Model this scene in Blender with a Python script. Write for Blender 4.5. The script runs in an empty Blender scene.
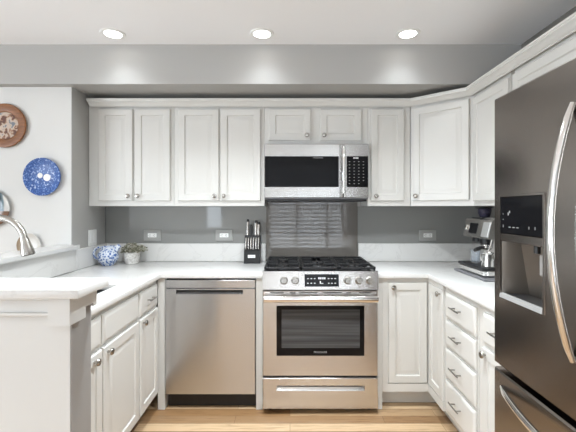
import bpy, bmesh, math, random
from mathutils import Matrix, Vector
random.seed(7)
PI = math.pi
R = math.radians
C = bpy.context.scene.collection
SC = bpy.context.scene

# ---------------------------------------------------------------- camera, world, exposure
FPX, CX, CY, CAMZ = 370.0, 290.0, 208.0, 1.353
cam_d = bpy.data.cameras.new('camera'); cam = bpy.data.objects.new('camera', cam_d); C.objects.link(cam)
cam.location = (0, 0, CAMZ); cam.rotation_euler = (R(90), 0, 0)
cam_d.sensor_width = 36; cam_d.lens = FPX / 576 * 36
cam_d.shift_x = -(CX - 288) / 576; cam_d.shift_y = (CY - 216) / 576
cam_d.clip_start = 0.02
SC.camera = cam
w = bpy.data.worlds.new('sky'); SC.world = w; w.use_nodes = True
w.node_tree.nodes['Background'].inputs[0].default_value = (0.75, 0.87, 1.0, 1)
w.node_tree.nodes['Background'].inputs[1].default_value = 1.2
SC.view_settings.view_transform = 'Standard'
SC.view_settings.look = 'None'
SC.view_settings.gamma = 1
SC.view_settings.use_curve_mapping = False
SC.view_settings.exposure = 0.22

def area_light(name, loc, rot, sx, sy, power, col=(1, 1, 1), spread=180):
    l = bpy.data.lights.new(name, 'AREA'); l.shape = 'RECTANGLE'; l.size = sx; l.size_y = sy
    l.energy = power; l.color = col; l.spread = R(spread)
    o = bpy.data.objects.new(name, l); C.objects.link(o); o.location = loc; o.rotation_euler = rot
    return o
# daylight just outside the two openings (a glazed door behind the camera, a dining-room window)
area_light('daylight_patio', (0.5, -2.98, 1.05), (R(122), 0, 0), 2.1, 1.9, 150, (0.84, 0.92, 1.0))
area_light('daylight_dining', (-4.75, -0.7, 1.25), (R(122), 0, R(-90)), 2.6, 1.6, 205, (0.84, 0.92, 1.0))

area_light('highlight_fill', (-1.75, -2.58, 1.3), (R(95), 0, 0), .40, 1.6, 9, (0.84, 0.92, 1.0))  # added lamp behind the extra rear window, for a vertical highlight on the dishwasher

# ---------------------------------------------------------------- materials
def mat(name, col=(.8, .8, .8), rough=.5, metal=0.0, spec=.5, coat=0.0, emit=None, estr=0.0):
    m = bpy.data.materials.new(name); m.use_nodes = True
    b = m.node_tree.nodes['Principled BSDF']
    b.inputs['Base Color'].default_value = (*col, 1); b.inputs['Roughness'].default_value = rough
    b.inputs['Metallic'].default_value = metal; b.inputs['Specular IOR Level'].default_value = spec
    b.inputs['Coat Weight'].default_value = coat
    if emit: b.inputs['Emission Color'].default_value = (*emit, 1); b.inputs['Emission Strength'].default_value = estr
    return m
def nt(m): return m.node_tree.nodes, m.node_tree.links, m.node_tree.nodes['Principled BSDF']
def coords(m, scale=(1, 1, 1), rot=(0, 0, 0)):
    n, l, b = nt(m)
    tc = n.new('ShaderNodeTexCoord'); mp = n.new('ShaderNodeMapping')
    mp.inputs['Scale'].default_value = scale; mp.inputs['Rotation'].default_value = rot
    l.new(tc.outputs['Object'], mp.inputs[0]); return mp.outputs[0]
def noise(m, vec, scale, detail=4, rough=.55, dist=0):
    n, l, b = nt(m); t = n.new('ShaderNodeTexNoise')
    t.inputs['Scale'].default_value = scale; t.inputs['Detail'].default_value = detail
    t.inputs['Roughness'].default_value = rough; t.inputs['Distortion'].default_value = dist
    l.new(vec, t.inputs['Vector']); return t.outputs[0]
def ramp(m, fac, stops):
    n, l, b = nt(m); r = n.new('ShaderNodeValToRGB')
    e = r.color_ramp.elements
    while len(e) < len(stops): e.new(.5)
    for k, (p, c) in enumerate(stops): e[k].position = p; e[k].color = (*c, 1)
    l.new(fac, r.inputs[0]); return r.outputs[0]
def mix(m, fac, a, b_, mode='MIX'):
    n, l, b = nt(m); x = n.new('ShaderNodeMix'); x.data_type = 'RGBA'; x.blend_type = mode
    if hasattr(fac, 'links'): l.new(fac, x.inputs[0])
    else: x.inputs[0].default_value = fac
    for v, i in ((a, 6), (b_, 7)):
        if hasattr(v, 'links'): l.new(v, x.inputs[i])
        else: x.inputs[i].default_value = (*v, 1)
    return x.outputs[2]
def bump(m, h, strength=.1, dist=.01):
    n, l, b = nt(m); bp = n.new('ShaderNodeBump'); bp.inputs['Strength'].default_value = strength
    bp.inputs['Distance'].default_value = dist; l.new(h, bp.inputs['Height']); l.new(bp.outputs[0], b.inputs['Normal'])
def base(m, c): n, l, b = nt(m); l.new(c, b.inputs['Base Color'])

def painted(name, col, rough=.55, tex=.04):
    m = mat(name, col, rough); v = coords(m); bump(m, noise(m, v, 180, 2), tex, .002); return m
def steel(name, col, rough, axis='x', amount=.05, aniso=.65):
    m = mat(name, col, rough, 1.0)
    n, l, b = nt(m)
    tg = n.new('ShaderNodeTangent'); tg.direction_type = 'RADIAL'; tg.axis = 'Z'; l.new(tg.outputs[0], b.inputs['Tangent'])
    b.inputs['Anisotropic'].default_value = aniso
    if axis == 'x': b.inputs['Anisotropic Rotation'].default_value = .25
    return m

M = {}
M['ceiling'] = painted('ceiling_paint', (.90, .90, .905), .8)
M['wall_grey'] = painted('grey_wall_paint', (.41, .402, .385), .6)
M['wall_white'] = painted('white_wall_paint', (.66, .655, .635), .7)
M['cab'] = painted('cabinet_paint', (.67, .658, .625), .38, .015)
M['half'] = painted('half_wall_paint', (.64, .63, .605), .5, .02)
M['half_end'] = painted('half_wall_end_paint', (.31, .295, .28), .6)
M['steel'] = steel('brushed_steel', (.62, .60, .58), .27, 'x')
M['steel_grey'] = steel('microwave_steel', (.50, .49, .475), .27, 'x')
M['steel_v'] = steel('brushed_steel_door', (.60, .60, .61), .24, 'x', .05, .88)
M['fridge'] = steel('dark_stainless', (.27, .243, .222), .22, 'x')
M['fridge_side'] = mat('fridge_side_grey', (.16, .16, .165), .5)
M['sink'] = mat('sink_steel', (.16, .16, .165), .3, 1)
M['chrome'] = mat('polished_steel', (.80, .79, .77), .14, 1)
M['nickel'] = mat('satin_nickel', (.43, .41, .38), .26, 1)
M['darkpull'] = mat('pull_metal', (.34, .33, .31), .28, 1)
M['black_glass'] = mat('black_glass', (.006, .006, .007), .06, 0, .22)
M['display_black'] = mat('display_black', (.006, .006, .007), .12, 0, .08)
M['black'] = mat('black_plastic', (.014, .014, .015), .4)
M['iron'] = mat('cast_iron', (.012, .012, .013), .45)
M['dark'] = mat('dark_cavity', (.02, .02, .02), .7)
M['grey_plastic'] = mat('grey_plastic', (.22, .22, .23), .45)
M['silver_plastic'] = mat('silver_plastic', (.58, .58, .57), .35, .6)
M['recess'] = mat('recess_grey', (.27, .243, .215), .32, .85)
M['white_plastic'] = mat('white_plastic', (.85, .85, .83), .35)
M['plate_grey'] = mat('outlet_cover_grey', (.36, .36, .345), .35, 0)
M['lens'] = mat('lit_lens', (1, 1, 1), .5, emit=(1, .98, .95), estr=9)
M['mark'] = mat('lit_display_marks', (.7, .7, .7), .5, emit=(.9, .95, 1), estr=.12)
M['mark_dim'] = mat('printed_marks', (.30, .30, .30), .5)
M['label'] = mat('printed_label', (.85, .85, .84), .5)
M['water'] = mat('clear_plastic', (.55, .57, .58), .15)
M['cream'] = mat('cream_glaze', (.78, .74, .66), .25)
M['soil'] = mat('potting_soil', (.05, .035, .02), .9)
M['outside'] = mat('daylight_behind_blind', (.8, .85, .9), 1)
m = mat('window_glass', (1, 1, 1), .02); n, l, b = nt(m)
tr = n.new('ShaderNodeBsdfTransparent'); gl = n.new('ShaderNodeBsdfGlossy'); gl.inputs['Roughness'].default_value = .02
mx = n.new('ShaderNodeMixShader'); mx.inputs[0].default_value = .06
l.new(tr.outputs[0], mx.inputs[1]); l.new(gl.outputs[0], mx.inputs[2]); l.new(mx.outputs[0], n['Material Output'].inputs['Surface']); n.remove(b)
M['pane'] = m
m = mat('glass_jar', (.9, .95, 1), .05); m.node_tree.nodes['Principled BSDF'].inputs['Transmission Weight'].default_value = .9; M['jar'] = m
m = mat('hopper_glass', (.05, .045, .08), .08); m.node_tree.nodes['Principled BSDF'].inputs['Transmission Weight'].default_value = .35; M['hopper'] = m
M['slat'] = painted('blind_slat', (.72, .73, .74), .5)

# back-painted glass splash
M['glass_grey'] = mat('grey_back_painted_glass', (.26, .26, .25), .06, 0, .5, .3)
m = mat('grey_glass_behind_range', (.16, .147, .132), .05, 0, .5, .15); M['glass_range'] = m

# quartz with faint veins
m = mat('veined_white_quartz', (.9, .9, .9), .22)
v = coords(m, (1, 1, 1), (.3, .2, .5))
f1 = noise(m, v, 1.7, 6, .6, 1.4)
c1 = ramp(m, f1, [(.475, (.75, .742, .722)), (.495, (.69, .68, .66)), (.508, (.75, .742, .722)), (1, (.745, .737, .717))])
f2 = noise(m, v, 5, 4, .5, .6)
base(m, mix(m, .5, c1, ramp(m, f2, [(.3, (.96, .96, .96)), (.7, (1, 1, 1))]), 'MULTIPLY'))
M['quartz'] = m

# oak planks running left to right
m = mat('oak_planks', (.6, .4, .2), .34)
n, l, b = nt(m)
v = coords(m, (1, 1, 1))
br = n.new('ShaderNodeTexBrick'); l.new(v, br.inputs['Vector'])
br.offset = .37; br.offset_frequency = 2
br.inputs['Color1'].default_value = (0, 0, 0, 1); br.inputs['Color2'].default_value = (1, 1, 1, 1); br.inputs['Mortar'].default_value = (.5, .5, .5, 1)
br.inputs['Scale'].default_value = 1; br.inputs['Mortar Size'].default_value = .0012; br.inputs['Brick Width'].default_value = .95; br.inputs['Row Height'].default_value = .083
plank = ramp(m, br.outputs['Color'], [(.2, (.24, .13, .058)), (.38, (.52, .345, .195)), (.62, (.68, .50, .31)), (.8, (.34, .195, .09))])
gv = coords(m, (1.6, 26, 1))
gr = noise(m, gv, 2.2, 7, .62, 1.2)
grain = ramp(m, gr, [(.30, (.50, .41, .33)), (.5, (1, 1, 1)), (.68, (1.0, .98, .95)), (.8, (.74, .66, .58))])
col = mix(m, .75, plank, grain, 'MULTIPLY')
col = mix(m, br.outputs['Fac'], col, (.16, .09, .045))
base(m, col); bump(m, gr, .05, .002)
M['oak'] = m

# turned wood rim
m = mat('wood_rim', (.3, .13, .05), .4)
v = coords(m, (3, 3, 30)); base(m, ramp(m, noise(m, v, 3, 5, .6, .8), [(.3, (.15, .052, .016)), (.7, (.29, .115, .036))])); M['wood'] = m
# carved picture of brown shapes over a cream ground
m = mat('picture_disc', (.6, .5, .4), .5)
v = coords(m, (1, 1, 1)); f = noise(m, v, 24, 2, .5, .3)
base(m, ramp(m, f, [(.40, (.10, .035, .02)), (.46, (.30, .15, .08)), (.50, (.48, .38, .30)), (.58, (.50, .40, .32)), (.64, (.15, .17, .20))])); M['picture'] = m
# blue and white transfer ware
def transfer(name, scale, lo, hi):
    m = mat(name, (.1, .2, .5), .38)
    v = coords(m); n, l, b = nt(m)
    a = noise(m, v, scale, 5, .65, .8); vo = n.new('ShaderNodeTexVoronoi'); vo.inputs['Scale'].default_value = scale * 1.3; l.new(v, vo.inputs['Vector'])
    f = mix(m, .5, a, vo.outputs['Distance'])
    base(m, ramp(m, f, [(lo, (.02, .07, .26)), ((lo + hi) / 2, (.07, .17, .46)), (hi, (.72, .77, .84))])); return m
M['blue_plate'] = transfer('blue_transfer_ware', 70, .46, .78)
M['blue_jug'] = transfer('blue_white_china', 52, .30, .54)
def axis_of(m, k):
    n, l, b = nt(m); tc = n.new('ShaderNodeTexCoord'); sx = n.new('ShaderNodeSeparateXYZ'); l.new(tc.outputs['Object'], sx.inputs[0]); return sx.outputs[k]
def remap(m, f, a, b_):
    n, l, b = nt(m); mr = n.new('ShaderNodeMapRange'); mr.inputs['From Min'].default_value = a; mr.inputs['From Max'].default_value = b_; l.new(f, mr.inputs['Value']); return mr.outputs[0]
m = mat('teal_plate_glaze', (.3, .3, .3), .2)
c1 = ramp(m, remap(m, axis_of(m, 0), -.13, .13), [(.70, (.04, .075, .09)), (.78, (.16, .22, .25)), (.82, (.62, .62, .60)), (1, (.66, .65, .62))])
base(m, mix(m, ramp(m, remap(m, axis_of(m, 2), -.03, 0), [(.30, (1, 1, 1)), (.45, (0, 0, 0))]), c1, (.16, .085, .055))); M['teal'] = m
m = mat('cream_plate_glaze', (.6, .6, .5), .25)
base(m, ramp(m, remap(m, axis_of(m, 0), -.09, .09), [(.10, (.30, .22, .14)), (.24, (.42, .34, .25)), (.34, (.60, .58, .54)), (1, (.63, .62, .59))])); M['cream'] = m
m = mat('speckled_white_pot', (.75, .74, .70), .6); v = coords(m)
base(m, ramp(m, noise(m, v, 70, 3), [(.35, (.55, .53, .5)), (.6, (.80, .79, .76))])); bump(m, noise(m, v, 60, 3), .5, .004); M['pot'] = m
m = mat('grey_green_leaf', (.2, .22, .13), .6); v = coords(m)
base(m, ramp(m, noise(m, v, 45, 2), [(.32, (.12, .125, .08)), (.5, (.30, .29, .21)), (.62, (.58, .55, .47))])); M['leaf'] = m

# ---------------------------------------------------------------- mesh helpers
class MB:
    """collects shapes into one bmesh, built in the thing's own metres"""
    def __init__(s): s.bm = bmesh.new(); s.M = Matrix()
    def add(s, verts, faces):
        vs = [s.bm.verts.new(s.M @ Vector(p)) for p in verts]
        for f in faces:
            try: s.bm.faces.new([vs[i] for i in f])
            except ValueError: pass
        return vs
    def box(s, x0, x1, y0, y1, z0, z1, bev=0, seg=1):
        vs = s.add([(x0, y0, z0), (x1, y0, z0), (x1, y1, z0), (x0, y1, z0), (x0, y0, z1), (x1, y0, z1), (x1, y1, z1), (x0, y1, z1)],
                   [(3, 2, 1, 0), (4, 5, 6, 7), (0, 1, 5, 4), (1, 2, 6, 5), (2, 3, 7, 6), (3, 0, 4, 7)])
        if bev:
            es = {e for v in vs for e in v.link_edges}
            bmesh.ops.bevel(s.bm, geom=list(es), offset=bev, segments=seg, affect='EDGES', profile=.5)
        return s
    def prism(s, pts, z0, z1, axis='z'):
        """polygon pts extruded; axis z: (x,y); axis x: pts are (y,z); axis y: pts are (x,z)"""
        n = len(pts)
        def P(p, t): return {'z': (p[0], p[1], t), 'x': (t, p[0], p[1]), 'y': (p[0], t, p[1])}[axis]
        s.add([P(p, z0) for p in pts] + [P(p, z1) for p in pts],
              [tuple(range(n))[::-1], tuple(range(n, 2 * n))] + [(i, (i + 1) % n, n + (i + 1) % n, n + i) for i in range(n)])
        return s
    def rings(s, rs, cap_first=True, cap_last=True):
        """rs: list of (x0,x1,z0,z1,y) rectangles joined one to the next"""
        V = []
        for (x0, x1, z0, z1, y) in rs: V += [(x0, y, z0), (x1, y, z0), (x1, y, z1), (x0, y, z1)]
        F = []
        for k in range(len(rs) - 1):
            a, b = 4 * k, 4 * k + 4
            for i in range(4): F.append((a + i, a + (i + 1) % 4, b + (i + 1) % 4, b + i))
        if cap_first: F.append((3, 2, 1, 0))
        if cap_last: e = 4 * len(rs) - 4; F.append((e, e + 1, e + 2, e + 3))
        s.add(V, F); return s
    def lathe(s, prof, o=(0, 0, 0), axis='z', seg=24):
        V, F = [], []; n = len(prof)
        for k in range(seg):
            a = 2 * PI * k / seg; ca, sa = math.cos(a), math.sin(a)
            for (r, t) in prof:
                p = {'z': (r * ca, r * sa, t), 'y': (r * ca, t, r * sa), 'x': (t, r * ca, r * sa)}[axis]
                V.append((o[0] + p[0], o[1] + p[1], o[2] + p[2]))
        for k in range(seg):
            k2 = (k + 1) % seg
            for i in range(n - 1): F.append((k * n + i, k2 * n + i, k2 * n + i + 1, k * n + i + 1))
        if prof[0][0] > 1e-6: F.append(tuple(k * n for k in range(seg))[::-1])
        if prof[-1][0] > 1e-6: F.append(tuple(k * n + n - 1 for k in range(seg)))
        vs = s.add(V, F); bmesh.ops.remove_doubles(s.bm, verts=vs, dist=1e-6); return s
    def cyl(s, o, axis, r, h, seg=20, r2=None): return s.lathe([(r, 0), (r if r2 is None else r2, h)], o, axis, seg)
    def tube(s, pts, r, seg=10, flat=1.0, up=(0, 0, 1)):
        """round or oval tube; r a number or one per point"""
        P = [Vector(p) for p in pts]; n = len(P); rr = r if isinstance(r, (list, tuple)) else [r] * n
        V, F = [], []; u = None
        for i in range(n):
            t = (P[min(i + 1, n - 1)] - P[max(i - 1, 0)]).normalized()
            if u is None:
                u = Vector(up); u = u - t * u.dot(t)
                if u.length < 1e-3: u = Vector((1, 0, 0)) - t * t.x
            else: u = u - t * u.dot(t)
            u.normalize(); w_ = t.cross(u)
            for k in range(seg):
                a = 2 * PI * k / seg
                V.append(P[i] + u * (math.cos(a) * rr[i]) + w_ * (math.sin(a) * rr[i] * flat))
        for i in range(n - 1):
            for k in range(seg): F.append((i * seg + k, i * seg + (k + 1) % seg, (i + 1) * seg + (k + 1) % seg, (i + 1) * seg + k))
        F.append(tuple(range(seg))[::-1]); F.append(tuple((n - 1) * seg + k for k in range(seg)))
        s.add(V, F); return s
    def grid_slab(s, xs, ys, mask, z0, z1, bev=.004):
        vd = {}
        def v(i, j, t):
            if (i, j, t) not in vd: vd[(i, j, t)] = s.bm.verts.new(s.M @ Vector((xs[i], ys[j], z1 if t else z0)))
            return vd[(i, j, t)]
        on = lambda i, j: 0 <= i < len(xs) - 1 and 0 <= j < len(ys) - 1 and mask(i, j)
        for i in range(len(xs) - 1):
            for j in range(len(ys) - 1):
                if not on(i, j): continue
                s.bm.faces.new([v(i, j, 1), v(i + 1, j, 1), v(i + 1, j + 1, 1), v(i, j + 1, 1)])
                s.bm.faces.new([v(i, j + 1, 0), v(i + 1, j + 1, 0), v(i + 1, j, 0), v(i, j, 0)])
                for (di, dj, a, b_) in ((0, -1, (i, j), (i + 1, j)), (1, 0, (i + 1, j), (i + 1, j + 1)), (0, 1, (i + 1, j + 1), (i, j + 1)), (-1, 0, (i, j + 1), (i, j))):
                    if not on(i + di, j + dj): s.bm.faces.new([v(*a, 0), v(*b_, 0), v(*b_, 1), v(*a, 1)])
        s.bm.normal_update()
        if bev:
            es = [e for e in s.bm.edges if len(e.link_faces) == 2 and e.calc_face_angle(0) > 1]
            bmesh.ops.bevel(s.bm, geom=es, offset=bev, segments=2, affect='EDGES', profile=.5)
        return s
    def build(s, name, mtl, parent=None, smooth=True):
        bmesh.ops.recalc_face_normals(s.bm, faces=s.bm.faces[:])
        me = bpy.data.meshes.new(name); s.bm.to_mesh(me); s.bm.free()
        me.materials.append(M[mtl] if isinstance(mtl, str) else mtl)
        if smooth:
            for p in me.polygons: p.use_smooth = True
            me.set_sharp_from_angle(angle=R(32))
        o = bpy.data.objects.new(name, me); C.objects.link(o)
        if parent: o.parent = parent
        return o

def tag(o, label, cat, group=None):
    o['label'] = label; o['category'] = cat
    if group: o['group'] = group
    return o
def thing(name, label, cat, loc=(0, 0, 0), rz=0, group=None):
    o = bpy.data.objects.new(name, None); C.objects.link(o); o.location = loc; o.rotation_euler = (0, 0, rz)
    o.empty_display_size = .05
    return tag(o, label, cat, group)
def struct(o): o['kind'] = 'structure'; return o
def place(mb, name, mtl, loc, rz=0, smooth=True):
    o = mb.build(name, mtl, None, smooth); o.location = loc; o.rotation_euler = (0, 0, rz); return o
def dup(root, loc, label, rz=None):
    r = root.copy(); C.objects.link(r); r.location = loc; r['label'] = label
    if rz is not None: r.rotation_euler = (0, 0, rz)
    for ch in list(root.children):
        c = ch.copy(); C.objects.link(c); c.parent = r
        for g in list(ch.children):
            d = g.copy(); C.objects.link(d); d.parent = c
    return r
def text_mesh(body, size, name, mtl, parent, mtx, extrude=.0004, align='CENTER'):
    cu = bpy.data.curves.new(name, 'FONT'); cu.body = body; cu.size = size; cu.align_x = align; cu.align_y = 'CENTER'; cu.extrude = extrude
    t = bpy.data.objects.new(name, cu); C.objects.link(t)
    dg = bpy.context.evaluated_depsgraph_get(); me = bpy.data.meshes.new_from_object(t.evaluated_get(dg))
    C.objects.unlink(t); bpy.data.objects.remove(t); bpy.data.curves.remove(cu)
    me.materials.clear(); me.materials.append(M[mtl]); me.transform(mtx)
    o = bpy.data.objects.new(name, me); C.objects.link(o); o.parent = parent; return o
FACE = lambda x, y, z: Matrix.Translation((x, y, z)) @ Matrix.Rotation(R(90), 4, 'X')     # text facing -Y

def marks(name, mtl, parent, boxes, Mx=None):
    for a in boxes:
        mb = MB()
        if Mx is not None: mb.M = Mx
        mb.box(*a).build(name, mtl, parent, False)

# ================================================================ the setting
YW, XR, ZC, ZS = 3.06, 1.58, 2.47, 2.20          # back wall, right wall, ceiling, soffit underside
XRET, YPL, YSOF = -1.525, 2.588, 2.527           # return wall, plates wall, soffit face
XL, YB = -4.2, -2.4
def sbox(name, mtl, *a): return struct(MB().box(*a).build(name, mtl, None, False))
sbox('floor', 'oak', XL - .1, XR + .1, YB - .1, YW + .1, -.06, 0)
sbox('ceiling', 'ceiling', XL - .1, XR + .1, YB - .1, YW + .1, ZC, ZC + .08)
sbox('wall_back', 'wall_grey', XRET, XR + .1, YW, YW + .1, 0, ZC)
M['wall_taupe'] = painted('taupe_right_wall', (.17, .158, .145), .6)  # right wall in a darker tone than the grey walls
sbox('wall_right', 'wall_taupe', XR, XR + .1, YB - .1, YW, 0, ZC)
sbox('wall_dining', 'wall_white', XL, XRET - .006, YPL, YW + .1, 0, ZS)
sbox('wall_return', 'wall_grey', XRET - .006, XRET, YPL, YW, 0, ZS)
sbox('ceiling_soffit', 'wall_grey', XL, XR, YSOF, YW, ZS, ZC)
# left wall with a dining window opening, wall behind the camera with a glazed patio door opening
def wall_with_hole(name, mtl, axis, t0, t1, a0, a1, h0, h1, hz0, hz1):
    mb = MB()
    def bx(p0, p1, z0, z1):
        if axis == 'x': mb.box(p0, p1, t0, t1, z0, z1)
        else: mb.box(t0, t1, p0, p1, z0, z1)
    bx(a0, h0, 0, ZC); bx(h1, a1, 0, ZC); bx(h0, h1, hz1, ZC)
    if hz0 > 0: bx(h0, h1, 0, hz0)
    return struct(mb.build(name, mtl, None, False))
wall_with_hole('wall_left', 'wall_white', 'y', XL - .1, XL, YB - .1, YPL, -2.0, .6, .6, 2.2)
wall_with_hole('wall_rear', 'wall_white', 'x', YB - .1, YB, -1.2, XR, -.5, 1.5, 0, 2.25)
wall_with_hole('wall_rear_dining', 'wall_white', 'x', YB - .1, YB, XL, -1.2, -1.95, -1.55, .5, 2.1)
wn = struct(bpy.data.objects.new('added_window', None)); C.objects.link(wn); wn.location = (-1.75, YB - .05, 0)  # unseen window added to give the dishwasher steel a bright band
f = MB()
for x in (-.18, .18): f.box(x - .02, x + .02, -.03, .03, .5, 2.1)
for z in (.52, 2.08): f.box(-.2, .2, -.028, .028, z - .02, z + .02)
f.build('frame', 'white_plastic', wn)
MB().box(-.16, .16, -.003, .003, .54, 2.06).build('pane', 'pane', wn)
# rear window reflected in the glass and the steel: frame, panes and blind slats
wn = struct(bpy.data.objects.new('window_1', None)); C.objects.link(wn); wn.location = (.5, YB - .05, 0)
f = MB()
for x in (-.98, -.35, .35, .98): f.box(x - .035, x + .035, -.03, .03, 0, 2.25)
for z in (.04, 2.21): f.box(-1, 1, -.028, .028, z - .04, z + .04)
f.build('frame', 'white_plastic', wn)
MB().box(-.945, .945, -.003, .003, .08, 2.17).build('pane', 'pane', wn)
s_ = MB()
for k in range(24):
    z = .06 + k * .09
    s_.prism([(.040, z - .034), (.070, z + .034), (.070, z + .042), (.040, z - .026)], -.95, .95, 'x')
s_.build('blind', 'slat', wn)
wn = struct(bpy.data.objects.new('window_2', None)); C.objects.link(wn); wn.location = (XL - .05, -.7, 0)
f = MB()
for y in (-1.27, 0, 1.27): f.box(-.03, .03, y - .03, y + .03, .6, 2.2)
for z in (.63, 2.17): f.box(-.028, .028, -1.3, 1.3, z - .03, z + .03)
f.build('frame', 'white_plastic', wn)
MB().box(-.003, .003, -1.25, 1.25, .65, 2.15).build('pane', 'pane', wn)

# half walls round the sink corner
HX, HY0, HY1, HZ = -.73, 1.235, 1.357, 1.066
sbox('wall_peninsula', 'half', -1.62, HX - .004, HY0, HY1, 0, HZ)
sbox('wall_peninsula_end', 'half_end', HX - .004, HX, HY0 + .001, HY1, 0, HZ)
sbox('wall_ledge', 'half', -1.62, -1.52, HY1, YPL, 0, HZ)

# ================================================================ cabinet kit (local: x across, -y out of the face, z up)
def door_mb(x0, x1, z0, z1, stile=.052, t=.019):
    mb = MB(); i = lambda d, y: (x0 + d, x1 - d, z0 + d, z1 - d, y)
    s = stile
    return mb.rings([i(0, -.0005), i(0, -t + .004), i(.004, -t), i(s - .003, -t), i(s + .001, -t + .008), i(s + .009, -t + .008), i(s + .030, -t + .001), i(s + .034, -t + .001)])
def drawer_mb(x0, x1, z0, z1, t=.019):
    mb = MB(); i = lambda d, y: (x0 + d, x1 - d, z0 + d, z1 - d, y)
    return mb.rings([i(0, -.0005), i(0, -t + .009), i(.004, -t + .006), i(.016, -t), i(.02, -t)])
def knob(parent, x, z, y=-.019):
    return MB().lathe([(.006, 0), (.006, -.012), (.0155, -.016), (.017, -.021), (.0145, -.026), (.006, -.0285), (0, -.029)], (x, y, z), 'y', 18).build('knob', 'nickel', parent)
def pull(parent, x, z, y=-.019, w_=.10):
    mb = MB(); h = w_ / 2
    mb.tube([(x - h * .72, y, z), (x - h * .72, y - .028, z)], .004, 8).tube([(x + h * .72, y, z), (x + h * .72, y - .028, z)], .004, 8)
    mb.tube([(x - h - .008, y - .026, z), (x - h, y - .028, z), (x + h, y - .028, z), (x + h + .008, y - .026, z)], [.0036, .0044, .0044, .0036], 10)
    return mb.build('pull', 'darkpull', parent)
def upper(label, loc, rz, w_, h, d, doors):
    t = thing('upper_cabinet', label, 'cabinet', loc, rz)
    b = MB().box(.001, w_ - .001, 0, d, 0, h)
    b.build('carcass', 'cab', t)
    for (x0, x1, z0, z1, kx, kz) in doors:
        dr = door_mb(x0, x1, z0, z1).build('door', 'cab', t)
        if kx is not None: knob(dr, kx, kz)
    return t

FY, FX = 2.80, 1.25               # upper faces
ZU0, ZU1 = 1.368, 2.135
UD = YW - .002 - FY
dz0, dz1 = 1.407 - ZU0, 2.098 - ZU0
kz = 1.443 - ZU0
X0 = -1.521
upper('white two-door wall cabinet nearest the light switch, above the jug and potted plant', (X0, FY, ZU0), 0, .643, ZU1 - ZU0, UD,
      [(-1.443 - X0, -1.185 - X0, dz0, dz1, -1.214 - X0, kz), (-1.170 - X0, -.903 - X0, dz0, dz1, -1.140 - X0, kz)])
X0 = -.877
upper('white two-door wall cabinet directly left of the microwave, above the knife block', (X0, FY, ZU0), 0, .685, ZU1 - ZU0, UD,
      [(-.842 - X0, -.536 - X0, dz0, dz1, -.566 - X0, kz), (-.524 - X0, -.222 - X0, dz0, dz1, -.496 - X0, kz)])
X0 = -.192
upper('short white two-door wall cabinet sitting right above the microwave', (X0, FY, 1.838), 0, .777, ZU1 - 1.838, UD,
      [(-.160 - X0, .156 - X0, .022, dz1 + ZU0 - 1.838, .126 - X0, .06), (.227 - X0, .537 - X0, .022, dz1 + ZU0 - 1.838, .256 - X0, .06)])
X0 = .585
upper('narrow white single-door wall cabinet directly right of the microwave', (X0, FY, ZU0), 0, .325, ZU1 - ZU0, UD,
      [(.610 - X0, .858 - X0, dz0, dz1, .645 - X0, kz)])
# diagonal corner cabinet
A, B = Vector((.914, 2.80)), Vector((1.25, 2.512))
L = (B - A).length; ang = math.atan2(B.y - A.y, B.x - A.x)
t = thing('upper_cabinet', 'white corner wall cabinet with its single door set diagonally', 'cabinet', (A.x, A.y, ZU0), ang)
inv = Matrix.Rotation(-ang, 2)
P = [inv @ (Vector(p) - A) for p in ((.914, 2.80), (1.25, 2.512), (1.577, 2.512), (1.577, 3.057), (.914, 3.057))]
MB().prism([tuple(p) for p in P], 0, ZU1 - ZU0).build('carcass', 'cab', t)
dr = door_mb(.022, L - .028, dz0, dz1).build('door', 'cab', t); knob(dr, .05, kz)
# right-hand wall: local x runs towards the camera
RZ = R(-90); RD = XR - .003 - FX
upper('white wall cabinet over the espresso machine, between corner cabinet and refrigerator', (FX, 2.509, ZU0), RZ, .419, ZU1 - ZU0, RD,
      [(.012, .412, dz0 - .008, dz1 - .006, None, 0)])
upper('white wall cabinet beside the refrigerator, only the top of its door showing', (FX, 2.058, ZU0), RZ, .563, ZU1 - ZU0, RD,
      [(.006, .535, dz0 - .008, dz1 - .006, None, 0)])
upper('white two-door wall cabinet over the refrigerator, mostly out of the picture', (FX, 1.485, 1.82), RZ, .97, ZU1 - 1.82, RD,
      [(.012, .478, .02, dz1 - .006 + ZU0 - 1.82, .44, .05), (.490, .958, .02, dz1 - .006 + ZU0 - 1.82, .53, .05)])

# crown moulding swept along all the wall cabinets
prof = [(0, 2.114), (.008, 2.114), (.010, 2.119), (.016, 2.121), (.024, 2.128), (.038, 2.140), (.048, 2.142), (.050, 2.150), (.054, 2.152), (.054, 2.162), (0, 2.162)]
path = [Vector((-1.502, 2.781)), Vector((.908, 2.781)), Vector((1.231, 2.506)), Vector((1.231, .515))]
mb = MB(); V = []; F = []
for i, p in enumerate(path):
    def nrm(a, b): d = (b - a).normalized(); return Vector((d.y, -d.x))
    if i == 0: n_ = nrm(path[0], path[1])
    elif i == len(path) - 1: n_ = nrm(path[-2], path[-1])
    else:
        n1, n2 = nrm(path[i - 1], p), nrm(p, path[i + 1]); n_ = (n1 + n2); n_ = n_ / n_.dot(n1)
    for (o_, z) in prof: V.append((p.x + n_.x * o_, p.y + n_.y * o_, z))
k = len(prof)
for i in range(len(path) - 1):
    for j in range(k): F.append((i * k + j, (i + 1) * k + j, (i + 1) * k + (j + 1) % k, i * k + (j + 1) % k))
F.append(tuple(range(k))); F.append(tuple(range(3 * k, 4 * k))[::-1])
mb.add(V, F)
tag(mb.build('crown_moulding', 'cab'), 'white crown moulding running along the tops of all the wall cabinets', 'moulding')

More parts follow.
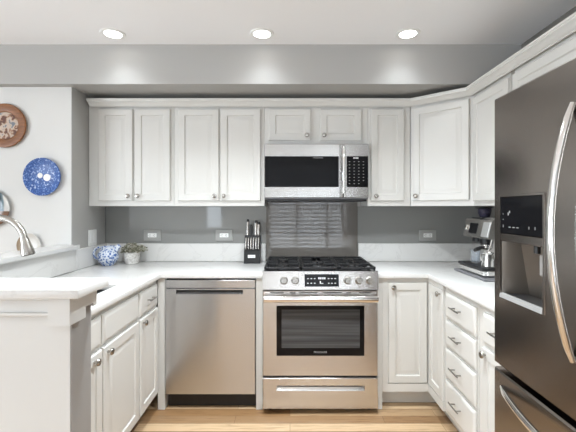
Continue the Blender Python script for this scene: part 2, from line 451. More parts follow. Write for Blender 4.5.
# ---------------------------------------------------------------- base cabinets
BY, BX = 2.50, .945
ZT, ZB = .882, .12
def carcass(t, w_, d, name='carcass'):
    b = MB().box(.001, w_ - .001, 0, d, ZB, ZT - .001); b.build(name, 'cab', t)
    MB().box(.001, w_ - .001, .075, .092, 0.001, ZB - .001).build('toe_kick', 'cab', t)
# right corner, two doors meeting in the inside corner
t = thing('base_cabinet', 'white corner base cabinet with two doors meeting at right angles', 'cabinet', (.592, BY, 0))
ox, oy = .592, BY
pts = [(.592, 2.50), (.945, 2.50), (.945, 2.247), (1.575, 2.247), (1.575, 3.055), (.592, 3.055)]
MB().prism([(x - ox, y - oy) for x, y in pts], ZB, ZT - .001).build('carcass', 'cab', t)
MB().prism([(x - ox, y - oy) for x, y in [(.622, 2.575), (1.02, 2.575), (1.02, 2.247), (1.037, 2.247), (1.037, 2.592), (.622, 2.592)]], .001, ZB - .001).build('toe_kick', 'cab', t)
MB().box(0, .028, -.014, .5, .001, ZB).box(.0, .028, -.014, 0, ZB, ZT - .001).build('end_panel', 'cab', t)
fr = MB().box(.0285, .657 - ox, -.017, 0, ZB, ZT - .001).box(.657 - ox, .927 - ox, -.017, 0, .856, ZT - .001).box(.657 - ox, .927 - ox, -.017, 0, ZB, .174)
fr.box(.928 - ox, .945 - ox, 2.247 - oy, -.0, .856, ZT - .001).box(.928 - ox, .945 - ox, 2.247 - oy, -.0, ZB, .174)
fr.build('face_frame', 'cab', t)
dr = door_mb(.660 - ox, .922 - ox, .178, .852).build('door', 'cab', t); knob(dr, .692 - ox, .822)
dr = door_mb(.020, .248, .178, .852)
d2 = dr.build('door', 'cab', t); d2.location = (BX - ox, 2.4995 - oy, 0); d2.rotation_euler = (0, 0, RZ); knob(d2, .215, .822)
# drawer bank
t = thing('base_cabinet', 'white base cabinet with a bank of four drawers', 'cabinet', (BX, 2.245, 0), RZ)
carcass(t, .400, .63)
for (z0, z1) in ((.703, .852), (.536, .685), (.346, .518), (.150, .328)):
    d = drawer_mb(.028, .388, z0, z1).build('drawer', 'cab', t); pull(d, .20, (z0 + z1) / 2 + .01)
t = thing('base_cabinet', 'white base cabinet beside the refrigerator with one drawer over one door', 'cabinet', (BX, 1.843, 0), RZ)
carcass(t, .405, .63)
d = drawer_mb(.055, .385, .703, .852).build('drawer', 'cab', t); pull(d, .21, .785)
d = door_mb(.055, .385, .150, .685).build('door', 'cab', t); knob(d, .090, .657)
# left run faces right: local x runs away from the camera
LX, LZ = -.89, R(90)
t = thing('base_cabinet', 'narrow white base cabinet in the left run beside the dishwasher, drawer over door', 'cabinet', (LX, 2.150, 0), LZ)
carcass(t, .315, .60)
d = drawer_mb(.012, .295, .715, .852).build('drawer', 'cab', t); pull(d, .15, .79)
d = door_mb(.012, .295, .132, .697).build('door', 'cab', t); knob(d, .045, .672)
t = thing('base_cabinet', 'white sink base cabinet with two doors behind the half wall', 'cabinet', (LX, 1.362, 0), LZ)
MB().box(.001, .785, 0, .018, ZB, ZT - .001).box(.001, .785, .018, .60, ZB, ZB + .018).box(.001, .019, .018, .60, ZB + .018, ZT - .001).box(.767, .785, .018, .60, ZB + .018, ZT - .001).build('carcass', 'cab', t)
MB().box(.001, .785, .075, .092, .001, ZB - .001).build('toe_kick', 'cab', t)
for (x0, x1, kx) in ((.012, .358, .283), (.371, .778, .408)):
    drawer_mb(x0, x1, .715, .852).build('false_drawer_front', 'cab', t)
    d = door_mb(x0, x1, .132, .697).build('door', 'cab', t); knob(d, kx, .667)
# panels either side of the dishwasher
mb = MB().box(-.024, .024, 0, .56, .001, ZT - .001, .001)
tag(place(mb, 'cabinet_panel', 'cab', (-.8625, 2.480, 0)), 'narrow white upright panel left of the dishwasher, in the inside corner', 'panel')
mb = MB().box(-.022, .022, 0, .56, .001, ZT - .001, .001)
tag(place(mb, 'cabinet_panel', 'cab', (-.2050, 2.480, 0)), 'narrow white upright panel between the dishwasher and the range', 'panel')

# ---------------------------------------------------------------- worktops and splashes
ZC0, ZC1 = .884, .914
xs = [-1.522, -1.500, -1.38, -.990, -.860, -.178]; ys = [1.360, 1.52, 2.120, 2.465, 2.594, 3.057]
def msk(i, j):
    if i == 4: return j >= 3
    if i == 0: return j == 4
    return not (i == 2 and j == 1)
tag(MB().grid_slab(xs, ys, msk, ZC0, ZC1).build('countertop', 'quartz'), 'white quartz worktop over the dishwasher and sink run', 'countertop')
xs = [.590, .920, 1.577]; ys = [1.432, 2.465, 3.057]
tag(MB().grid_slab(xs, ys, lambda i, j: not (i == 0 and j == 0), ZC0, ZC1).build('countertop', 'quartz'), 'white quartz worktop right of the range, carrying the espresso machine', 'countertop')
def upstand(label, *a): return tag(MB().box(*a, .002).build('upstand', 'quartz'), label, 'backsplash')
ZK = 1.062
upstand('low quartz upstand behind the jug, plant and knife block', XRET + .024, -.200, YW - .030, YW - .001, ZC1 + .001, ZK)
upstand('low quartz upstand on the grey return wall below the light switch', XRET + .002, XRET + .022, YPL - .001, YW - .002, ZC1 + .001, ZK)
upstand('low quartz upstand right of the range, behind the right worktop', .560, XR - .024, YW - .030, YW - .001, ZC1 + .001, ZK)
upstand('low quartz upstand along the right wall behind the espresso machine', XR - .022, XR - .002, 1.45, YW - .003, ZC1 + .001, ZK)
upstand('quartz facing below the ledge behind the kitchen faucet', -1.518, -1.5015, HY1 + .006, YPL - .002, ZC1 + .001, HZ - .001)
def gpanel(label, mtl, *a): return tag(MB().box(*a).build('backsplash_panel', mtl, None, False), label, 'backsplash')
gpanel('glossy grey glass backsplash panel left of the range', 'glass_grey', XRET + .002, -.198, YW - .010, YW - .001, ZK + .001, ZU0 - .002)
gpanel('darker glossy glass backsplash panel directly behind the range', 'glass_range', -.196, .556, YW - .012, YW - .001, .90, 1.40)
gpanel('glossy grey glass backsplash panel right of the range', 'glass_grey', .558, XR - .002, YW - .010, YW - .001, ZK + .001, ZU0 - .002)
# raised bar cap, L-shaped in plan, and its moulding
xs = [-1.634, -1.466, -.665]; ys = [1.160, 1.362, YPL - .003]
tag(MB().grid_slab(xs, ys, lambda i, j: not (i == 1 and j == 1), HZ + .001, HZ + .031).build('bar_top', 'quartz'), 'veined quartz cap on the half wall at left, turning behind the faucet', 'countertop')
mb = MB()
mb.box(-1.62, -.778, HY0 - .022, HY0 - .001, 1.000, HZ, .002)
mb.box(-1.62, -.778, HY0 - .034, HY0 - .022, 1.052, HZ, .002)
mb.box(-1.62, -.778, HY0 - .032, HY0 - .022, 1.000, 1.012, .003)
mb.prism([(-.778, HY0 - .046), (HX + .022, HY0 - .046), (HX + .022, HY0 + .048), (HX + .001, HY0 + .048), (HX + .001, HY0 - .001), (-.778, HY0 - .001)], .974, HZ)
mb.box(HX + .001, HX + .022, HY0 + .048, HY0 + .098, 1.012, HZ)
mb.box(HX + .001, HX + .022, HY0 + .098, HY1, 1.000, HZ)
struct(mb.build('trim_1', 'half'))

# sink, faucet
t = thing('sink', 'stainless undermount sink behind the raised bar cap', 'sink', (-1.185, 1.82, .70))
mb = MB(); a, b_, h = .205, .306, .182
i = lambda d, z: [(-a + d, -b_ + d, z), (a - d, -b_ + d, z), (a - d, b_ - d, z), (-a + d, b_ - d, z)]
V = i(-.02, h) + i(0, h) + i(.005, .01) + i(.02, 0); F = [(12, 13, 14, 15)]
for k in range(3):
    for q in range(4): F.append((4 * k + q, 4 * k + (q + 1) % 4, 4 * k + 4 + (q + 1) % 4, 4 * k + 4 + q))
mb.add(V, F); mb.build('basin', 'sink', t)
MB().lathe([(.045, .001), (.045, .004), (.03, .003), (0, .002)]).build('drain', 'chrome', t)
t = thing('faucet', 'brushed nickel gooseneck faucet arching over the sink at left edge', 'faucet', (-1.412, 1.64, ZC1 + .001))
MB().lathe([(.030, 0), (.030, .006), (.022, .012), (.020, .10), (.016, .105), (0, .106)]).build('base', 'nickel', t)
pts = [(0, 0, .10), (0, 0, .20), (0, 0, .275)] + [(.12 - .12 * math.cos(a), 0, .275 + .12 * math.sin(a)) for a in [R(q) for q in range(15, 151, 15)]]
e = pts[-1]; pts.append((e[0] + .010, 0, e[2] - .030))
MB().tube(pts, .0145, 14, up=(0, 1, 0)).build('spout', 'nickel', t)
e = pts[-1]
MB().tube([e, (e[0] + .005, 0, e[2] - .018), (e[0] + .014, 0, e[2] - .055), (e[0] + .018, 0, e[2] - .074), (e[0] + .019, 0, e[2] - .078)], [.0165, .0185, .026, .027, .022], 16, up=(0, 1, 0)).build('spray_head', 'nickel', t)
MB().tube([(0, -.02, .06), (0, -.045, .065), (.0, -.075, .10), (0, -.085, .13)], [.011, .010, .006, .005], 10).build('handle', 'nickel', t)

# ================================================================ appliances
# ---- dishwasher
t = thing('dishwasher', 'stainless steel dishwasher with a recessed pocket handle, left of the range', 'dishwasher', (-.532, 2.47, 0))
MB().box(-.300, .300, .03, .56, .11, ZT - .004).build('tub', 'black', t)
MB().rings([(-.301, .301, .818, .872, .028), (-.301, .301, .818, .872, .003), (-.298, .298, .821, .869, 0)]).build('control_strip', 'steel_v', t)
hx0, hx1, hz0, hz1 = -.228, .218, .778, .806
mb = MB().rings([(-.301, .301, .108, .8145, .028), (-.301, .301, .108, .8145, .003), (-.298, .298, .111, .8125, 0), (hx0, hx1, hz0, hz1, 0), (hx0, hx1, hz0, hz1, .022), (hx0 + .01, hx1 - .01, hz0 + .004, hz1 - .004, .024)])
dd = mb.build('door', 'steel_v', t)
MB().box(hx0 + .002, hx1 - .002, .008, .0215, hz0 + .006, hz1 - .001).build('handle_pocket', 'dark', dd)
MB().box(-.30, .30, .06, .075, .003, .106).build('toe_kick', 'black', t)

# ---- range
RX, RY = .199, 2.42
t = thing('range', 'stainless steel gas range with black oven window and five front knobs', 'range', (RX, RY, 0))
hw = .378
MB().box(-hw, hw, .05, .622, .035, .905).build('body', 'grey_plastic', t)
for (x, y) in ((-.33, .08), (.33, .08), (-.33, .58), (.33, .58)): MB().cyl((x, y, .001), 'z', .018, .034, 14).build('foot', 'black', t)
# control panel, leaning back slightly
mb = MB().prism([(-.012, .822), (.05, .822), (.05, .928), (.012, .940), (.004, .938)], -hw, hw, 'x')
cp = mb.build('control_panel', 'steel', t)
tilt = math.atan2(.016, .116)
def on_panel(x, z): return Matrix.Translation((x, -.012 + (z - .822) * math.tan(tilt), z)) @ Matrix.Rotation(-tilt, 4, 'X')
for x in (-.238, -.165, .176, .250, .322):
    mb = MB(); mb.M = on_panel(x, .880)
    mb.lathe([(.026, 0), (.026, -.006), (.021, -.010), (.0195, -.034), (.017, -.038), (0, -.038)], axis='y', seg=24)
    mb.box(-.005, .005, -.044, -.036, -.018, .018, .002)
    k = mb.build('knob', 'nickel', t)
dm = MB(); dm.M = on_panel(.008, .880); dm.box(-.112, .112, -.002, .004, -.040, .040, .001)
dp = dm.build('display', 'black_glass', t)
bx = [(x - .0048, x + .0048, -.0028, -.0018, z - .0022, z + .0022) for z in (.012, -.018) for x in (-.09, -.068, -.046, .045, .066, .088)]
bx += [(x - .004, x + .004, -.0028, -.0018, .008, .020) for x in (-.018, -.006, .008, .020)]
bx += [(-.012, -.006, -.0028, -.0018, -.020, -.004), (-.004, .010, -.0028, -.0018, -.021, -.017)]
marks('display_mark', 'mark', dp, bx, on_panel(.008, .880))
# oven door
dz0_, dz1_ = .252, .812
wx0, wx1, wz0, wz1 = -.288, .288, .386, .715
mb = MB().rings([(-hw, hw, dz0_, dz1_, .048), (-hw, hw, dz0_, dz1_, .006), (-hw + .005, hw - .005, dz0_ + .005, dz1_ - .005, 0), (wx0, wx1, wz0, wz1, 0), (wx0, wx1, wz0, wz1, .006)], True, True)
od = mb.build('oven_door', 'steel', t)
MB().box(wx0 + .001, wx1 - .001, -.001, .0055, wz0 + .001, wz1 - .001, .0008).build('window_frame', 'black_glass', od)
m = mat('oven_window', (.05, .052, .055), .05, 0, .3); n, l, b = nt(m); v = coords(m, (.4, 1, 18)); base(m, ramp(m, noise(m, v, 2, 2), [(.35, (.035, .035, .036)), (.65, (.085, .087, .09))])); M['oven_win'] = m
MB().box(wx0 + .034, wx1 - .03, -.0018, .001, wz0 + .052, wz1 - .026, .0004).build('window', 'oven_win', od)
text_mesh('FRIGIDAIRE', .017, 'lettering', 'mark_dim', od, FACE(.0, -.0016, wz0 + .024))
marks('vent_slot', 'dark', od, [(x0, x1, -.0012, .001, .796, .802) for (x0, x1) in ((-.33, -.24), (-.20, -.165), (-.14, -.02), (.02, .14), (.17, .20), (.25, .33))])
mb = MB().tube([(-hw + .012, -.048, .768), (hw - .012, -.048, .768)], .022, 16, .7)
for s in (-1, 1): mb.box(s * (hw - .05) - .02, s * (hw - .05) + .02, -.04, .001, .754, .776, .003)
mb.build('handle', 'chrome', od)
# drawer with a pocket grip
mb = MB().rings([(-hw, hw, .036, .240, .048), (-hw, hw, .036, .240, .006), (-hw + .004, hw - .004, .040, .236, 0), (-.288, .290, .158, .196, 0), (-.288, .290, .160, .194, .020)], True, True)
od = mb.build('drawer', 'steel', t)
MB().prism([(-.004, .158), (.012, .160), (.016, .176), (.010, .178), (-.001, .166)], -.284, .286, 'x').build('drawer_grip', 'chrome', od)
# cooktop
MB().box(-hw, hw, .012, .622, .9055, .932, .004).build('cooktop', 'black_glass', t)
MB().box(-.10, .07, .578, .620, .9325, .956, .004).build('rear_vent', 'black', t)
for (x, y, r) in ((-.25, .19, .050), (-.25, .43, .040), (0, .31, .058), (.25, .19, .055), (.25, .43, .036)):
    bn = MB().lathe([(r * 1.25, 0), (r * 1.2, .006), (r * .9, .008), (r * .86, .018), (r, .019), (r * .95, .025), (0, .026)], (x, y, .9325), 'z', 24).build('burner', 'iron', t)
for (x0, x1) in ((-.370, -.128), (-.122, .122), (.128, .370)):
    mb = MB(); z0, z1 = .947, .961; b_ = .006
    for y in (.035, .556): mb.box(x0, x1, y, y + .014, z0, z1, .002)
    for x in (x0, x1 - .014): mb.box(x, x + .014, .035, .570, z0 - .001, z1 + .001, .002)
    xm = (x0 + x1) / 2
    mb.box(xm - b_, xm + b_, .04, .13, z0, z1 + .004, .002); mb.box(xm - b_, xm + b_, .25, .37, z0, z1 + .004, .002); mb.box(xm - b_, xm + b_, .50, .566, z0, z1 + .004, .002)
    for y in (.18, .30, .43): mb.box(x0 + .005, xm - .035, y - b_, y + b_, z0, z1 + .003, .002); mb.box(xm + .035, x1 - .005, y - b_, y + b_, z0, z1 + .003, .002)
    for x in (x0 + .002, x1 - .014):
        for y in (.037, .30, .557): mb.box(x, x + .012, y, y + .012, .9325, z0 + .002)
    mb.build('grate', 'iron', t)

# ---- over-the-range microwave
t = thing('microwave', 'stainless steel over-the-range microwave under the short wall cabinet', 'microwave', (.194, 2.717, 1.415))
hw = .384
MB().box(-hw, hw, .03, .335, .004, .408).build('body', 'grey_plastic', t)
dr = MB().rings([(-hw, .1725, .014, .408, .029), (-hw, .1725, .014, .408, .003), (-hw + .003, .1705, .017, .405, 0), (-hw + .004, .165, .091, .319, 0), (-hw + .004, .165, .091, .319, .003)]).build('door', 'steel_grey', t)
MB().box(-hw + .005, .164, -.0008, .0028, .092, .318, .0006).build('window', 'black_glass', dr)
text_mesh('FRIGIDAIRE', .015, 'lettering', 'mark_dim', dr, FACE(.012, -.0012, .307))
MB().rings([(.1745, hw, .014, .408, .029), (.1745, hw, .014, .408, .003), (.1765, hw - .003, .017, .405, 0), (.222, hw - .004, .091, .319, 0), (.222, hw - .004, .091, .319, .003)]).build('control_surround', 'steel_grey', t)
cp = MB().box(.223, hw - .005, -.0008, .0028, .092, .318, .0006).build('control_panel', 'black_glass', t)
marks('keypad_mark', 'mark_dim', cp, [(.243 + c * .034 - .0045, .243 + c * .034 + .0045, -.0014, -.0005, .278 - r_ * .023 - .002, .278 - r_ * .023 + .002) for r_ in range(8) for c in range(4 if r_ < 7 else 3)])
marks('clock_digit', 'mark', cp, [(x, x + .006, -.0014, -.0005, .300, .310) for x in (.272, .281, .292, .301)])
mb = MB().tube([(.195, -.002, .377), (.195, -.030, .384), (.195, -.040, .367), (.195, -.044, .21), (.195, -.040, .045), (.195, -.030, .030), (.195, -.002, .037)], [.010, .012, .013, .013, .013, .012, .010], 14, 1.1, up=(1, 0, 0))
mb.build('handle', 'chrome', t)
mb = MB().box(-hw + .01, hw - .01, .03, .33, -.012, .003)
mb.build('underside_vent', 'black', t)

# ---- refrigerator: local x runs towards the camera, -y out into the room
t = thing('refrigerator', 'dark stainless french-door refrigerator with water dispenser, at right edge', 'refrigerator', (.88, 1.420, 0), RZ)
W_ = .908
MB().box(0, W_, .002, .685, .03, 1.755, .004).build('cabinet', 'fridge_side', t)
dx0, dx1, dzl, dzh = .050, .286, 1.030, 1.397
e = .012
fd = MB().rings([(.002, .451, .765, 1.770, 0), (.002, .451, .765, 1.770, -.088), (.004, .449, .767, 1.768, -.095), (.010, .443, .773, 1.762, -.1), (dx0, dx1, dzl, dzh, -.1), (dx0, dx1, dzl, dzh, -.006), (dx0 + .004, dx1 - .004, dzl + .004, dzh - .004, -.004)]).build('door', 'fridge', t)
o = MB().rings([(dx0 - .005, dx1 + .005, dzl - .005, dzh + .005, -.1002), (dx0 - .003, dx1 + .003, dzl - .003, dzh + .003, -.104), (dx0 + .003, dx1 - .003, dzl + .003, dzh - .003, -.104), (dx0 + .004, dx1 - .004, dzl + .004, dzh - .004, -.098)], False, False).build('dispenser_bezel', 'fridge', fd)
MB().box(dx0 + .004, dx1 - .004, -.1025, -.04, 1.262, dzh - .004, .001).build('dispenser_display', 'display_black', fd)
bx = [(x, x + .012, -.1032, -.1024, 1.284, 1.2865) for x in (.105, .128, .150)] + [(.10, .105, -.1032, -.1024, 1.327, 1.337), (.108, .113, -.1032, -.1024, 1.335, 1.343)]
bx += [(x, x + .003, -.1032, -.1024, 1.283, 1.292) for x in (.07, .215, .245)] + [(.07, .0725, -.1032, -.1024, z, z + .003) for z in (1.31, 1.33)]
marks('display_mark', 'mark_dim', fd, bx)
MB().box(dx0 + .004, dx1 - .004, -.103, -.045, 1.232, 1.2605, .002).build('dispenser_ledge', 'fridge', fd)
# sloped recess liner
mb = MB(); x0, x1, z0, z1 = dx0 + .003, dx1 - .003, dzl + .004, 1.231
mb.add([(x0, -.098, z0), (x1, -.098, z0), (x1, -.098, z1), (x0, -.098, z1), (x0 + .025, -.010, z0), (x1 - .025, -.010, z0), (x1 - .02, -.040, z1), (x0 + .02, -.040, z1)],
       [(4, 5, 6, 7), (0, 4, 7, 3), (1, 2, 6, 5), (3, 7, 6, 2), (0, 1, 5, 4)])
mb.build('dispenser_recess', 'recess', fd)
MB().prism([(x0 + .003, -.091), (x1 - .003, -.091), (x1 - .024, -.014), (x0 + .024, -.014)], z0 + .001, z0 + .006).build('drip_tray', 'black', fd)
MB().prism([(-.107, dzl - .004), (-.093, dzl - .004), (-.094, z0 + .008), (-.105, z0 + .006)], x0, x1, 'x').build('dispenser_lip', 'silver_plastic', fd)
MB().box(.205, .225, -.062, -.055, 1.13, 1.20, .003).build('dispenser_paddle', 'silver_plastic', fd)
MB().cyl((.215, -.075, 1.205), 'z', .010, .026, 14).build('dispenser_nozzle', 'black', fd)
fd2 = MB().rings([(.457, W_ - .002, .765, 1.770, 0), (.457, W_ - .002, .765, 1.770, -.088), (.459, W_ - .004, .767, 1.768, -.095), (.465, W_ - .010, .773, 1.762, -.1)]).build('door', 'fridge', t)
for par, x in ((fd, .402), (fd2, .506)):
    P = []
    for k in range(17):
        u = k / 16; P.append((x, -.102 - .062 * math.sin(PI * u) ** .85, .930 + .712 * u))
    rr = [.008] + [.0118] * 15 + [.008]
    MB().tube(P, rr, 14, .85, up=(1, 0, 0)).build('handle', 'chrome', par)
fz = MB().rings([(.002, W_ - .002, .075, .748, 0), (.002, W_ - .002, .075, .748, -.088), (.004, W_ - .004, .077, .746, -.095), (.010, W_ - .010, .083, .740, -.1)]).build('freezer_drawer', 'fridge', t)
P = []
for k in range(17):
    u = k / 16; P.append((.060 + .79 * u, -.102 - .066 * math.sin(PI * u) ** .8, .695))
MB().tube(P, [.008] + [.0120] * 15 + [.008], 14, .85).build('handle', 'chrome', fz)
MB().box(.01, W_ - .01, -.06, .001, .012, .068).build('toe_grille', 'black', t)
for (x, y) in ((.06, .06), (W_ - .06, .06), (.06, .62), (W_ - .06, .62)): MB().cyl((x, y, .001), 'z', .02, .028, 12).build('foot', 'black', t)

# ================================================================ ceiling lights
first = None
for (x, y, lab, en) in ((-1.133, 2.368, 'round recessed ceiling light over the left wall cabinets', 1), (-.179, 2.368, 'round recessed ceiling light near the left end of the range', 1), (.755, 2.368, 'round recessed ceiling light over the right worktop', 1),
                        (-.45, 1.62, 'added recessed fill light over the left side of the aisle, out of the picture', 18), (.40, 1.62, 'added recessed fill light in front of the refrigerator, out of the picture', 17),
                        (-2.6, .9, 'added recessed fill light over the dining side, out of the picture', 16), (-.179, -.9, 'added recessed fill light behind the viewer, out of the picture', 16)):
    if first is None:
        t = thing('recessed_light', lab, 'ceiling light', (x, y, ZC), 0, 'recessed ceiling lights')
        MB().lathe([(.052, -.003), (.056, -.007), (.074, -.006), (.078, -.001), (.076, -.0005)], seg=32).build('trim_ring', 'white_plastic', t)
        MB().lathe([(0, -.0045), (.053, -.0045), (.053, -.001)], seg=32).build('lens', 'lens', t)
        first = t
    else: t = dup(first, (x, y, ZC), lab)
    if en == 1:
        l = bpy.data.lights.new('can_spot', 'SPOT'); l.energy = 7.5; l.spot_size = R(116); l.spot_blend = .8; l.shadow_soft_size = .045; l.color = (.88, .95, 1)
        o = bpy.data.objects.new('can_spot', l); C.objects.link(o); o.location = (x, y, ZC - .012)
    else:
        l = bpy.data.lights.new('added_fill_disc', 'AREA'); l.shape = 'DISK'; l.size = .12; l.energy = en; l.spread = R(122); l.color = (.88, .95, 1)  # invented out-of-frame cans, added as flat fill for the room
        o = bpy.data.objects.new('added_fill_disc', l); C.objects.link(o); o.location = (x, y, ZC - .012)

# ================================================================ outlets and switch
def outlet(loc, lab, first=[None]):
    if first[0]:
        return dup(first[0], loc, lab)
    t = thing('outlet', lab, 'outlet', loc, 0, 'grey outlet covers on the backsplash')
    MB().box(-.071, .071, -.007, 0, -.045, .045, .003).build('cover_plate', 'plate_grey', t)
    s = MB().box(-.036, .036, -.010, -.0065, -.017, .017, .002).build('socket_face', 'white_plastic', t)
    marks('slot', 'dark', s, [(x + a, x + b_, -.0107, -.0095, z0, z1) for x in (-.018, .018) for (a, b_, z0, z1) in ((-.004, .005, -.0072, -.0048), (-.004, .005, .0048, .0072), (-.010, -.007, -.002, .002))])
    first[0] = t; return t
kx = lambda x: (x - CX) * YW / FPX
for x, lab in ((153, 'grey-covered outlet above the potted plant'), (224.5, 'grey-covered outlet beside the knife block'), (427, 'grey-covered outlet above the right worktop, left of the espresso machine')):
    outlet((kx(x), YW - .0105, CAMZ - 27.2 * YW / FPX), lab)
t = thing('light_switch', 'white rocker switch plate on the grey return wall at left', 'switch', (XRET + .001, 2.850, 1.124), R(90))
MB().box(-.058, .058, -.006, 0, -.062, .062, .003).build('cover_plate', 'white_plastic', t)
for x in (-.024, .024): MB().box(x - .016, x + .016, -.010, -.0055, -.034, .034, .002).build('rocker', 'white_plastic', t)

# ================================================================ plates on the dining wall
def wall_plate(name, lab, px, py, r, prof, mtl):
    s = (YPL - .02) / FPX
    t = thing(name, lab, 'wall plate', ((px - CX) * s, YPL - .001, CAMZ - (py - CY) * s))
    return t
t = wall_plate('wall_plate', 'brown wooden wall plate with a picture disc, at the upper left', 4.2, 125.5, .153, None, None)
MB().lathe([(.10, 0), (.150, -.010), (.154, -.018), (.150, -.024), (.138, -.026), (.100, -.020), (.095, -.014)], axis='y', seg=48).build('rim', 'wood', t)
MB().lathe([(0, -.015), (.094, -.015), (.096, -.006)], axis='y', seg=48).build('picture_disc', 'picture', t)
t = wall_plate('wall_plate', 'blue and white patterned plate hanging right of the wooden one', 42.3, 176.8, .132, None, None)
MB().lathe([(.06, 0), (.09, -.006), (.128, -.022), (.132, -.025), (.129, -.027), (.092, -.013), (.078, -.010), (0, -.010)], axis='y', seg=48).build('plate', 'blue_plate', t)
mb = MB()
mb.lathe([(.0, -.0108), (.016, -.0112), (.019, -.0098)], (-.022, 0, .010), 'y', 14); mb.lathe([(0, -.0108), (.022, -.0112), (.026, -.0098)], (.026, 0, -.004), 'y', 14)
mb.build('white_motif', 'label', t)
t = wall_plate('wall_plate', 'dark teal and white plate cut off by the left edge, above the faucet', -8, 208.5, .125, None, None)
MB().lathe([(.06, 0), (.085, -.006), (.122, -.020), (.126, -.023), (.123, -.025), (.088, -.013), (.07, -.010), (0, -.010)], axis='y', seg=40).build('plate', 'teal', t)
t = wall_plate('wall_plate', 'small cream plate on the wall behind the faucet spray head', 28.5, 245.5, .085, None, None)
MB().lathe([(.04, 0), (.058, -.006), (.082, -.016), (.085, -.018), (.082, -.020), (.06, -.011), (.05, -.009), (0, -.009)], axis='y', seg=36).build('plate', 'cream', t)

# ================================================================ things on the left worktop
t = thing('jug', 'round blue and white china jug beside the potted plant', 'jug', (-1.394, 2.835, ZC1 + .001), R(8))
MB().lathe([(.036, 0), (.040, .002), (.040, .008), (.058, .024), (.069, .050), (.068, .074), (.056, .098), (.046, .108), (.046, .120), (.050, .130), (.046, .130), (.042, .120), (.042, .108), (0, .09)], seg=36).build('body', 'blue_jug', t)
mb = MB().tube([(.035, 0, .098), (.055, 0, .112), (.078, 0, .136)], [.026, .021, .014], 14)
mb.build('spout', 'blue_jug', t)
MB().tube([(-.040, 0, .118), (-.062, 0, .124), (-.088, 0, .108), (-.096, 0, .080), (-.088, 0, .054), (-.064, 0, .042)], [.008, .008, .0085, .0085, .008, .007], 10, up=(0, 1, 0)).build('handle', 'blue_jug', t)
t.scale = (1.08, 1.08, 1.12)
t = thing('potted_plant', 'small grey-green plant in a speckled white pot, right of the jug', 'plant', (-1.252, 2.930, ZC1 + .001))
MB().lathe([(.044, 0), (.048, .002), (.060, .050), (.064, .088), (.061, .092), (.057, .088), (.055, .078), (0, .076)], seg=30).build('pot', 'pot', t)
MB().lathe([(0, .079), (.054, .079), (.054, .0765)], seg=24).build('soil', 'soil', t)
mb = MB(); st = MB()
for k in range(300):
    a = random.uniform(0, 2 * PI); rr = random.uniform(.0, 1) ** .6
    c = Vector((max(.115 * rr * math.cos(a), -.062) + .010, .085 * rr * math.sin(a), .122 + .040 * math.sqrt(max(0, 1 - rr * rr)) * random.uniform(-.8, 1.0) - .02 * rr * rr))
    s = random.uniform(.009, .017); q = Matrix.Rotation(random.uniform(0, 6.28), 4, 'Z') @ Matrix.Rotation(random.uniform(-1.1, 1.1), 4, 'X') @ Matrix.Rotation(random.uniform(-.6, .6), 4, 'Y')
    mb.M = Matrix.Translation(c) @ q
    mb.add([(-s, 0, 0), (-s * .4, s * .5, .002), (s * .5, s * .45, .002), (s, 0, 0), (s * .5, -s * .45, .002), (-s * .4, -s * .5, .002), (0, 0, -.0022), (0, 0, .004)],
           [(0, 7, 1), (1, 7, 2), (2, 7, 3), (3, 7, 4), (4, 7, 5), (5, 7, 0), (1, 6, 0), (2, 6, 1), (3, 6, 2), (4, 6, 3), (5, 6, 4), (0, 6, 5)])
    if k % 6 == 0: st.tube([(c.x * .25, c.y * .25, .078), (c.x * .6, c.y * .6, .10), tuple(c)], .0016, 5)
st.build('stem', 'leaf', t); o = mb.build('foliage', 'leaf', t)

# knife block with knives
KX, KY = -.300, 2.918
t = thing('knife_block', 'black knife block with a white label, at the worktop end beside the range', 'knife block', (KX, KY, ZC1 + .001))
MB().prism([(0, 0), (.10, 0), (.105, .200), (.058, .220), (.045, .130), (.004, .100)], -.064, .064, 'x').build('block', 'black', t)
MB().box(-.032, .026, -.0015, .0, .045, .068).build('label', 'label', t)
mk = MB()
for x in (-.024, -.015, -.006, .003, .012): mk.box(x, x + .006, -.0019, -.0014, .0545, .0585)
mk.build('label_print', 'mark_dim', t)
def knife(lab, loc, h, r, mtl, cap, first=None):
    tt = thing('knife', lab, 'knife', loc, 0, 'knives in the block')
    tt.rotation_euler = (R(-8), 0, 0)
    MB().box(-.001, .001, -r * .9, r * .9, -.055, .001).build('blade', 'steel', tt)
    MB().tube([(0, 0, .001), (0, 0, h * .15), (0, .001, h * .5), (0, 0, h * .86), (0, 0, h)], [r * .75, r * .85, r, r * .95, r * .6], 10, .65).build('handle', mtl, tt)
    if cap: MB().tube([(0, 0, h * .86), (0, 0, h * 1.02)], [r * 1.05, r * .95], 10, .72).build('end_cap', 'black', tt)
    return tt
for k in range(6):
    x = -.050 + k * .020
    knife(['leftmost steel-handled steak knife in the front row of the knife block', 'second steak knife from the left in the front row of the block', 'third steak knife from the left in the front row of the block', 'fourth steak knife from the left in the front row of the block', 'fifth steak knife from the left in the front row of the block', 'rightmost steak knife in the front row of the knife block'][k],
          (KX + x, KY + .023, ZC1 + .1135), .090, .0066, 'nickel', False)
for (x, y, z, h, r, c, mt, lab) in ((-.042, .075, .215, .130, .0105, 1, 'nickel', 'tall silver-handled knife at the left rear of the knife block'), (-.014, .085, .211, .092, .010, 0, 'black', 'short black-handled knife at the rear of the knife block'),
                                (.024, .085, .211, .124, .012, 1, 'nickel', 'thick silver-handled knife at the right rear of the knife block'), (.046, .077, .215, .106, .0105, 1, 'nickel', 'silver-handled knife at the far right rear of the knife block')):
    knife(lab, (KX + x, KY + y, ZC1 + z + .001), h, r, mt, c)

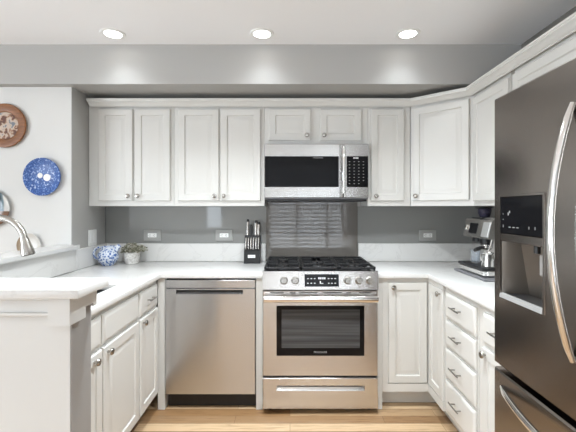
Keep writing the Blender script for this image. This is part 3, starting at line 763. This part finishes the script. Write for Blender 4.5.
# ================================================================ espresso machine on its mat (faces the room, local -y = world -x)
tag(place(MB().box(-.01, .40, 0, .36, 0, .014, .004), 'mat', 'grey_plastic', (1.155, 2.60, ZC1 + .001), RZ), 'dark grey mat under the espresso machine', 'mat')
t = thing('espresso_machine', 'stainless espresso machine with a touch screen beside the refrigerator', 'espresso machine', (1.185, 2.575, ZC1 + .016), RZ)
w_ = .335
MB().box(0, w_, .01, .30, .006, .040, .006).build('base', 'chrome', t)
MB().box(.004, w_ - .004, -.018, .125, .040, .058, .004).build('drip_tray', 'black', t)
MB().box(.004, w_ - .004, -.010, .010, .008, .038, .003).build('tray_front', 'chrome', t)
MB().box(.01, w_ - .01, .16, .30, .040, .235, .006).build('back_housing', 'steel', t)
mb = MB().prism([(.014, .232), (.30, .232), (.30, .352), (.055, .352), (.040, .346)], 0, w_, 'x')
hd = mb.build('head', 'steel', t)
sl = math.atan2(.026, .114); fm = lambda x, z: Matrix.Translation((x, .014 + (z - .232) * .026 / .114, z)) @ Matrix.Rotation(-sl, 4, 'X')
mb = MB(); mb.M = fm(.128, .290); mb.box(-.048, .048, -.004, .002, -.035, .035, .002); mb.build('screen', 'black_glass', hd)
mb = MB(); mb.M = fm(.042, .292); mb.lathe([(.019, 0), (.019, -.008), (.016, -.014), (0, -.015)], axis='y', seg=22); mb.build('dial', 'chrome', hd)
mb = MB(); mb.M = fm(.292, .290); mb.box(-.04, .04, -.008, .002, -.048, .045, .003); mb.build('side_cover', 'silver_plastic', hd)
MB().lathe([(.030, .231), (.034, .222), (.034, .200), (.026, .196), (0, .196)], (.09, .075, 0), 'z', 24).build('grinder_chute', 'black', t)
MB().lathe([(.038, .231), (.040, .220), (.040, .196), (.030, .190), (0, .190)], (.20, .075, 0), 'z', 24).build('group_head', 'black', t)
p = MB().lathe([(.036, .189), (.036, .168), (.026, .158), (0, .157)], (.20, .075, 0), 'z', 24).build('portafilter', 'chrome', t)
MB().tube([(.22, .045, .176), (.245, .015, .172), (.29, -.035, .166), (.305, -.05, .164)], [.008, .011, .013, .010], 12).build('portafilter_handle', 'black', p)
MB().tube([(.295, .06, .231), (.295, .05, .19), (.298, .04, .17), (.298, .036, .155)], [.007, .005, .005, .006], 10).build('steam_wand', 'chrome', t)
MB().box(.02, .15, .07, .19, .353, .362, .003).build('hopper_base', 'black', t)
MB().lathe([(.030, .362), (.040, .39), (.042, .415), (.040, .418), (0, .418)], (.085, .125, 0), 'z', 28).build('bean_hopper', 'hopper', t)
MB().lathe([(.050, .4185), (.056, .424), (.052, .430), (0, .431)], (.072, .125, 0), 'z', 28).build('hopper_lid', 'black', t)
MB().box(.17, .325, .08, .29, .353, .363, .003).build('cup_rail', 'chrome', t)
# jug and cup standing on the drip tray
def on_machine(x, y, z): return (1.185 + y, 2.575 - x, ZC1 + .016 + z)
t = thing('milk_jug', 'steel milk jug standing on the espresso machine drip tray', 'jug', on_machine(.275, .045, .059), R(200))
MB().lathe([(.036, 0), (.038, .003), (.036, .05), (.030, .078), (.034, .088), (.031, .088), (.027, .078), (0, .01)], seg=26).build('body', 'chrome', t)
MB().tube([(.028, 0, .076), (.055, 0, .074), (.060, 0, .045), (.034, 0, .022)], .005, 8, up=(0, 1, 0)).build('handle', 'chrome', t)
t = thing('glass_cup', 'small clear glass on the espresso machine drip tray, left of the milk jug', 'cup', on_machine(.10, .055, .059))
MB().lathe([(.024, 0), (.026, .002), (.031, .085), (.0295, .085), (.0245, .006), (0, .005)], seg=24).build('glass', 'jar', t)
